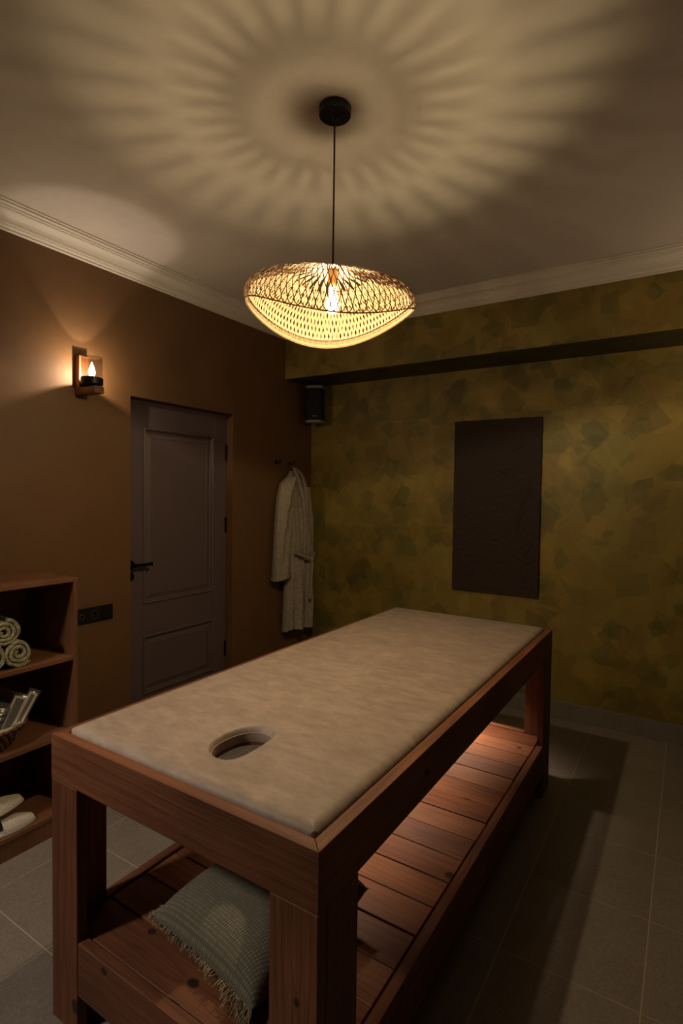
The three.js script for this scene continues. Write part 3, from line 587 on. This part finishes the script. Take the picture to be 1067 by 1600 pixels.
  mesh('hanging_loop', tube([[0.03, 1.69, 0.289], [0.034, 1.665, 0.296], [0.04, 1.64, 0.294]], 0.003, 12, 6), rm, t);
}

// ------------------------------------------------------------------ speaker in the corner
{
  const t = thing('wall_speaker', 'black wall speaker with silver end caps under the beam', 'speaker', [0.125, 2.172, 0.13], [0, 0.42, 0]);
  const w = 0.078, d = 0.06;
  const rr2 = (W, D, R) => { const s = new THREE.Shape(); s.moveTo(-W + R, -D); s.lineTo(W - R, -D); s.absarc(W - R, -D + R, R, -Math.PI / 2, 0); s.lineTo(W, D - R); s.absarc(W - R, D - R, R, 0, Math.PI / 2); s.lineTo(-W + R, D); s.absarc(-W + R, D - R, R, Math.PI / 2, Math.PI); s.lineTo(-W, -D + R); s.absarc(-W + R, -D + R, R, Math.PI, Math.PI * 1.5); return s; };
  const ex = (W, D, R, y0, y1, bev) => new THREE.ExtrudeGeometry(rr2(W, D, R), { depth: y1 - y0 - 2 * bev, bevelEnabled: bev > 0, bevelThickness: bev, bevelSize: bev, bevelOffset: -bev, bevelSegments: 4, curveSegments: 12 }).rotateX(-Math.PI / 2).translate(0, y0 + bev, 0);
  mesh('grille', ex(w, d, 0.045, -0.125, 0.125, 0), std({ color: 0x0d0e10, roughness: 0.8 }), t);
  const cap = std({ color: 0x8b8580, roughness: 0.45, metalness: 0.3 });
  mesh('end_cap', ex(w + 0.001, d + 0.001, 0.046, 0.1252, 0.152, 0.011), cap, t);
  mesh('end_cap', ex(w + 0.001, d + 0.001, 0.046, -0.152, -0.1252, 0.011), cap, t);
  const logo = mesh('logo_mark', mergeGeometries([-0.012, 0, 0.012].map((x) => new THREE.BoxGeometry(0.008, 0.005, 0.0012).translate(x + 0.01, -0.098, d + 0.0004))), std({ color: 0xb0aaa4, roughness: 0.4 }), t);
  mesh('bracket', mergeGeometries([box(-0.02, 0.02, -0.06, 0.06, -d - 0.028, -d + 0.004), box(-0.008, 0.008, -0.17, -0.06, -d - 0.014, -d)]), M.black, t);
}

// ------------------------------------------------------------------ textured panel on the olive wall
{
  const t = thing('wall_art', 'dark brown canvas panel with creased relief on the olive wall', 'artwork', [1.5886, 1.378, 0]);
  const W = 0.6, H = 1.2;
  const cm = std({ color: 0x35261f, roughness: 0.8 });
  const crease = [[0.17, 0.30, 0.12, 0.20], [0.24, 0.12, 0.17, -0.02], [0.235, 0.2, 0.245, 0.05], [0.18, -0.02, 0.15, -0.18], [0.25, -0.25, 0.20, -0.33], [0.12, 0.38, 0.20, 0.42], [0.2, -0.38, 0.27, -0.36], [0.02, 0.25, 0.10, 0.22]];
  const g = gridGeo(120, 240, (u, v) => {
    const x = (u - 0.5) * W, y = (v - 0.5) * H;
    const ed = Math.min(W / 2 - Math.abs(x), H / 2 - Math.abs(y)), k = smooth(0, 0.02, ed);
    let z = 0.031 + 0.004 * k * (fbm(u * 26 + 3, v * 60 + 3, 601, 128, 128, 4) - 0.5) * 1.6;
    for (const [ax, ay, bx, by] of crease) {
      const dx = bx - ax, dy = by - ay, L = Math.hypot(dx, dy), s = clamp(((x - ax) * dx + (y - ay) * dy) / (L * L)), px = x - ax - s * dx, py = y - ay - s * dy, d = Math.hypot(px, py) + 0.004 * (fbm(u * 30, v * 60, 611, 64, 64, 2) - 0.5);
      z += 0.008 * Math.exp(-((d / 0.006) ** 2)) * Math.sin(Math.PI * clamp(s * 0.9 + 0.05)) - 0.003 * Math.exp(-(((d - 0.012) / 0.006) ** 2));
    }
    const wob = 0.0025 * (1 - k) * (fbm(u * 40, v * 60, 621, 64, 64, 2) - 0.5) * 2;
    return [x + wob, y + wob, z];
  });
  mesh('canvas', g, cm, t);
  mesh('stretcher', box(-W / 2 + 0.002, W / 2 - 0.002, -H / 2 + 0.002, H / 2 - 0.002, 0, 0.0295, 0.003), cm, t);
}

// ------------------------------------------------------------------ cushion on the lower shelf
{
  const t = thing('cushion', 'olive-grey houndstooth cushion with frayed fringe on the lower slats', 'cushion');
  const L = [1.555, 0.325, 2.850], B = [1.925, 0.285, 2.872], T = [1.625, 0.375, 2.45], R = [2.0, 0.35, 2.47];
  const cv = document.createElement('canvas'); cv.width = cv.height = 512; const cx = cv.getContext('2d');
  cx.fillStyle = '#5a5649'; cx.fillRect(0, 0, 512, 512);
  const n = 32, c = 512 / n;
  for (let j = 0; j < n; j++) for (let i = 0; i < n; i++) { const o = (j % 2) * c / 2; cx.fillStyle = hash(i, j, 701) < 0.5 ? '#827c6c' : '#757061'; cx.fillRect(i * c + o, j * c, c * 0.62, c * 0.5); cx.fillRect(i * c + o, j * c, c * 0.22, c * 0.95); }
  const tex = new THREE.CanvasTexture(cv); tex.colorSpace = THREE.SRGBColorSpace; tex.wrapS = tex.wrapT = THREE.RepeatWrapping;
  const cm = std({ map: tex, roughness: 0.95, bumpMap: tex, bumpScale: 0.0015 });
  const quad = (u, v) => [0, 1, 2].map((k) => mix(mix(L[k], B[k], u), mix(T[k], R[k], u), v));
  const pinch = (u, v) => { const s = 0.045; const a = 1 - s * Math.sin(Math.PI * v), b = 1 - s * Math.sin(Math.PI * u); return [0.5 + (u - 0.5) * a, 0.5 + (v - 0.5) * b]; };
  const side = (sg) => gridGeo(48, 48, (u, v) => {
    const [pu, pv] = pinch(u, v), P = quad(pu, pv), th = Math.pow(Math.max(0, (1 - (2 * u - 1) ** 4) * (1 - (2 * v - 1) ** 4)), 0.55);
    const w = 0.006 * (fbm(u * 8 + 5, v * 8 + 5, 711, 64, 64, 3) - 0.5) * 2 * th;
    return [P[0], Math.max(0.2515, P[1] + sg * (0.085 * th) + w), P[2], u * 1.7, v * 1.7];
  });
  mesh('cover', mergeGeometries([side(1), side(-1)]), cm, t);
  const strands = [];
  const strand = (P, dir, len, r) => { const e = [P[0] + dir[0] * len, P[1] + dir[1] * len, P[2] + dir[2] * len]; strands.push(tube([P, [mix(P[0], e[0], 0.5) + rr(-0.004, 0.004), mix(P[1], e[1], 0.5) + rr(0, 0.006), mix(P[2], e[2], 0.5) + rr(-0.004, 0.004)], e], r, 4, 3)); };
  for (let i = 0; i < 150; i++) { const u = rnd(), [pu, pv] = pinch(u, 0); const P = quad(pu, pv); const dn = smooth(0.35, 1, u); strand(P, [rr(-0.5, 0.35), rr(-0.75, 0.25) - 0.3 * dn, rr(0.4, 1.0)], rr(0.012, 0.03) * (0.7 + 0.8 * dn), 0.0011); }
  for (let i = 0; i < 60; i++) { const v = rnd() * 0.12, [pu, pv] = pinch(0, v); strand(quad(pu, pv), [rr(-1, -0.4), rr(-0.5, 0.2), rr(-0.3, 0.6)], rr(0.01, 0.022), 0.0011); }
  for (let i = 0; i < 90; i++) { const u = rr(0.88, 1), [pu, pv] = pinch(u, 0); strand(quad(pu, pv), [rr(-0.2, 0.3), rr(-1.0, -0.4), rr(0.1, 0.5)], rr(0.02, 0.042), 0.0011); }
  const fr = mesh('fringe', mergeGeometries(strands), std({ color: 0x9b8c70, roughness: 0.95 }), t); fr.userData.kind = 'stuff'; fr.userData.label = 'pale frayed threads';
}

renderer.render(scene, camera);
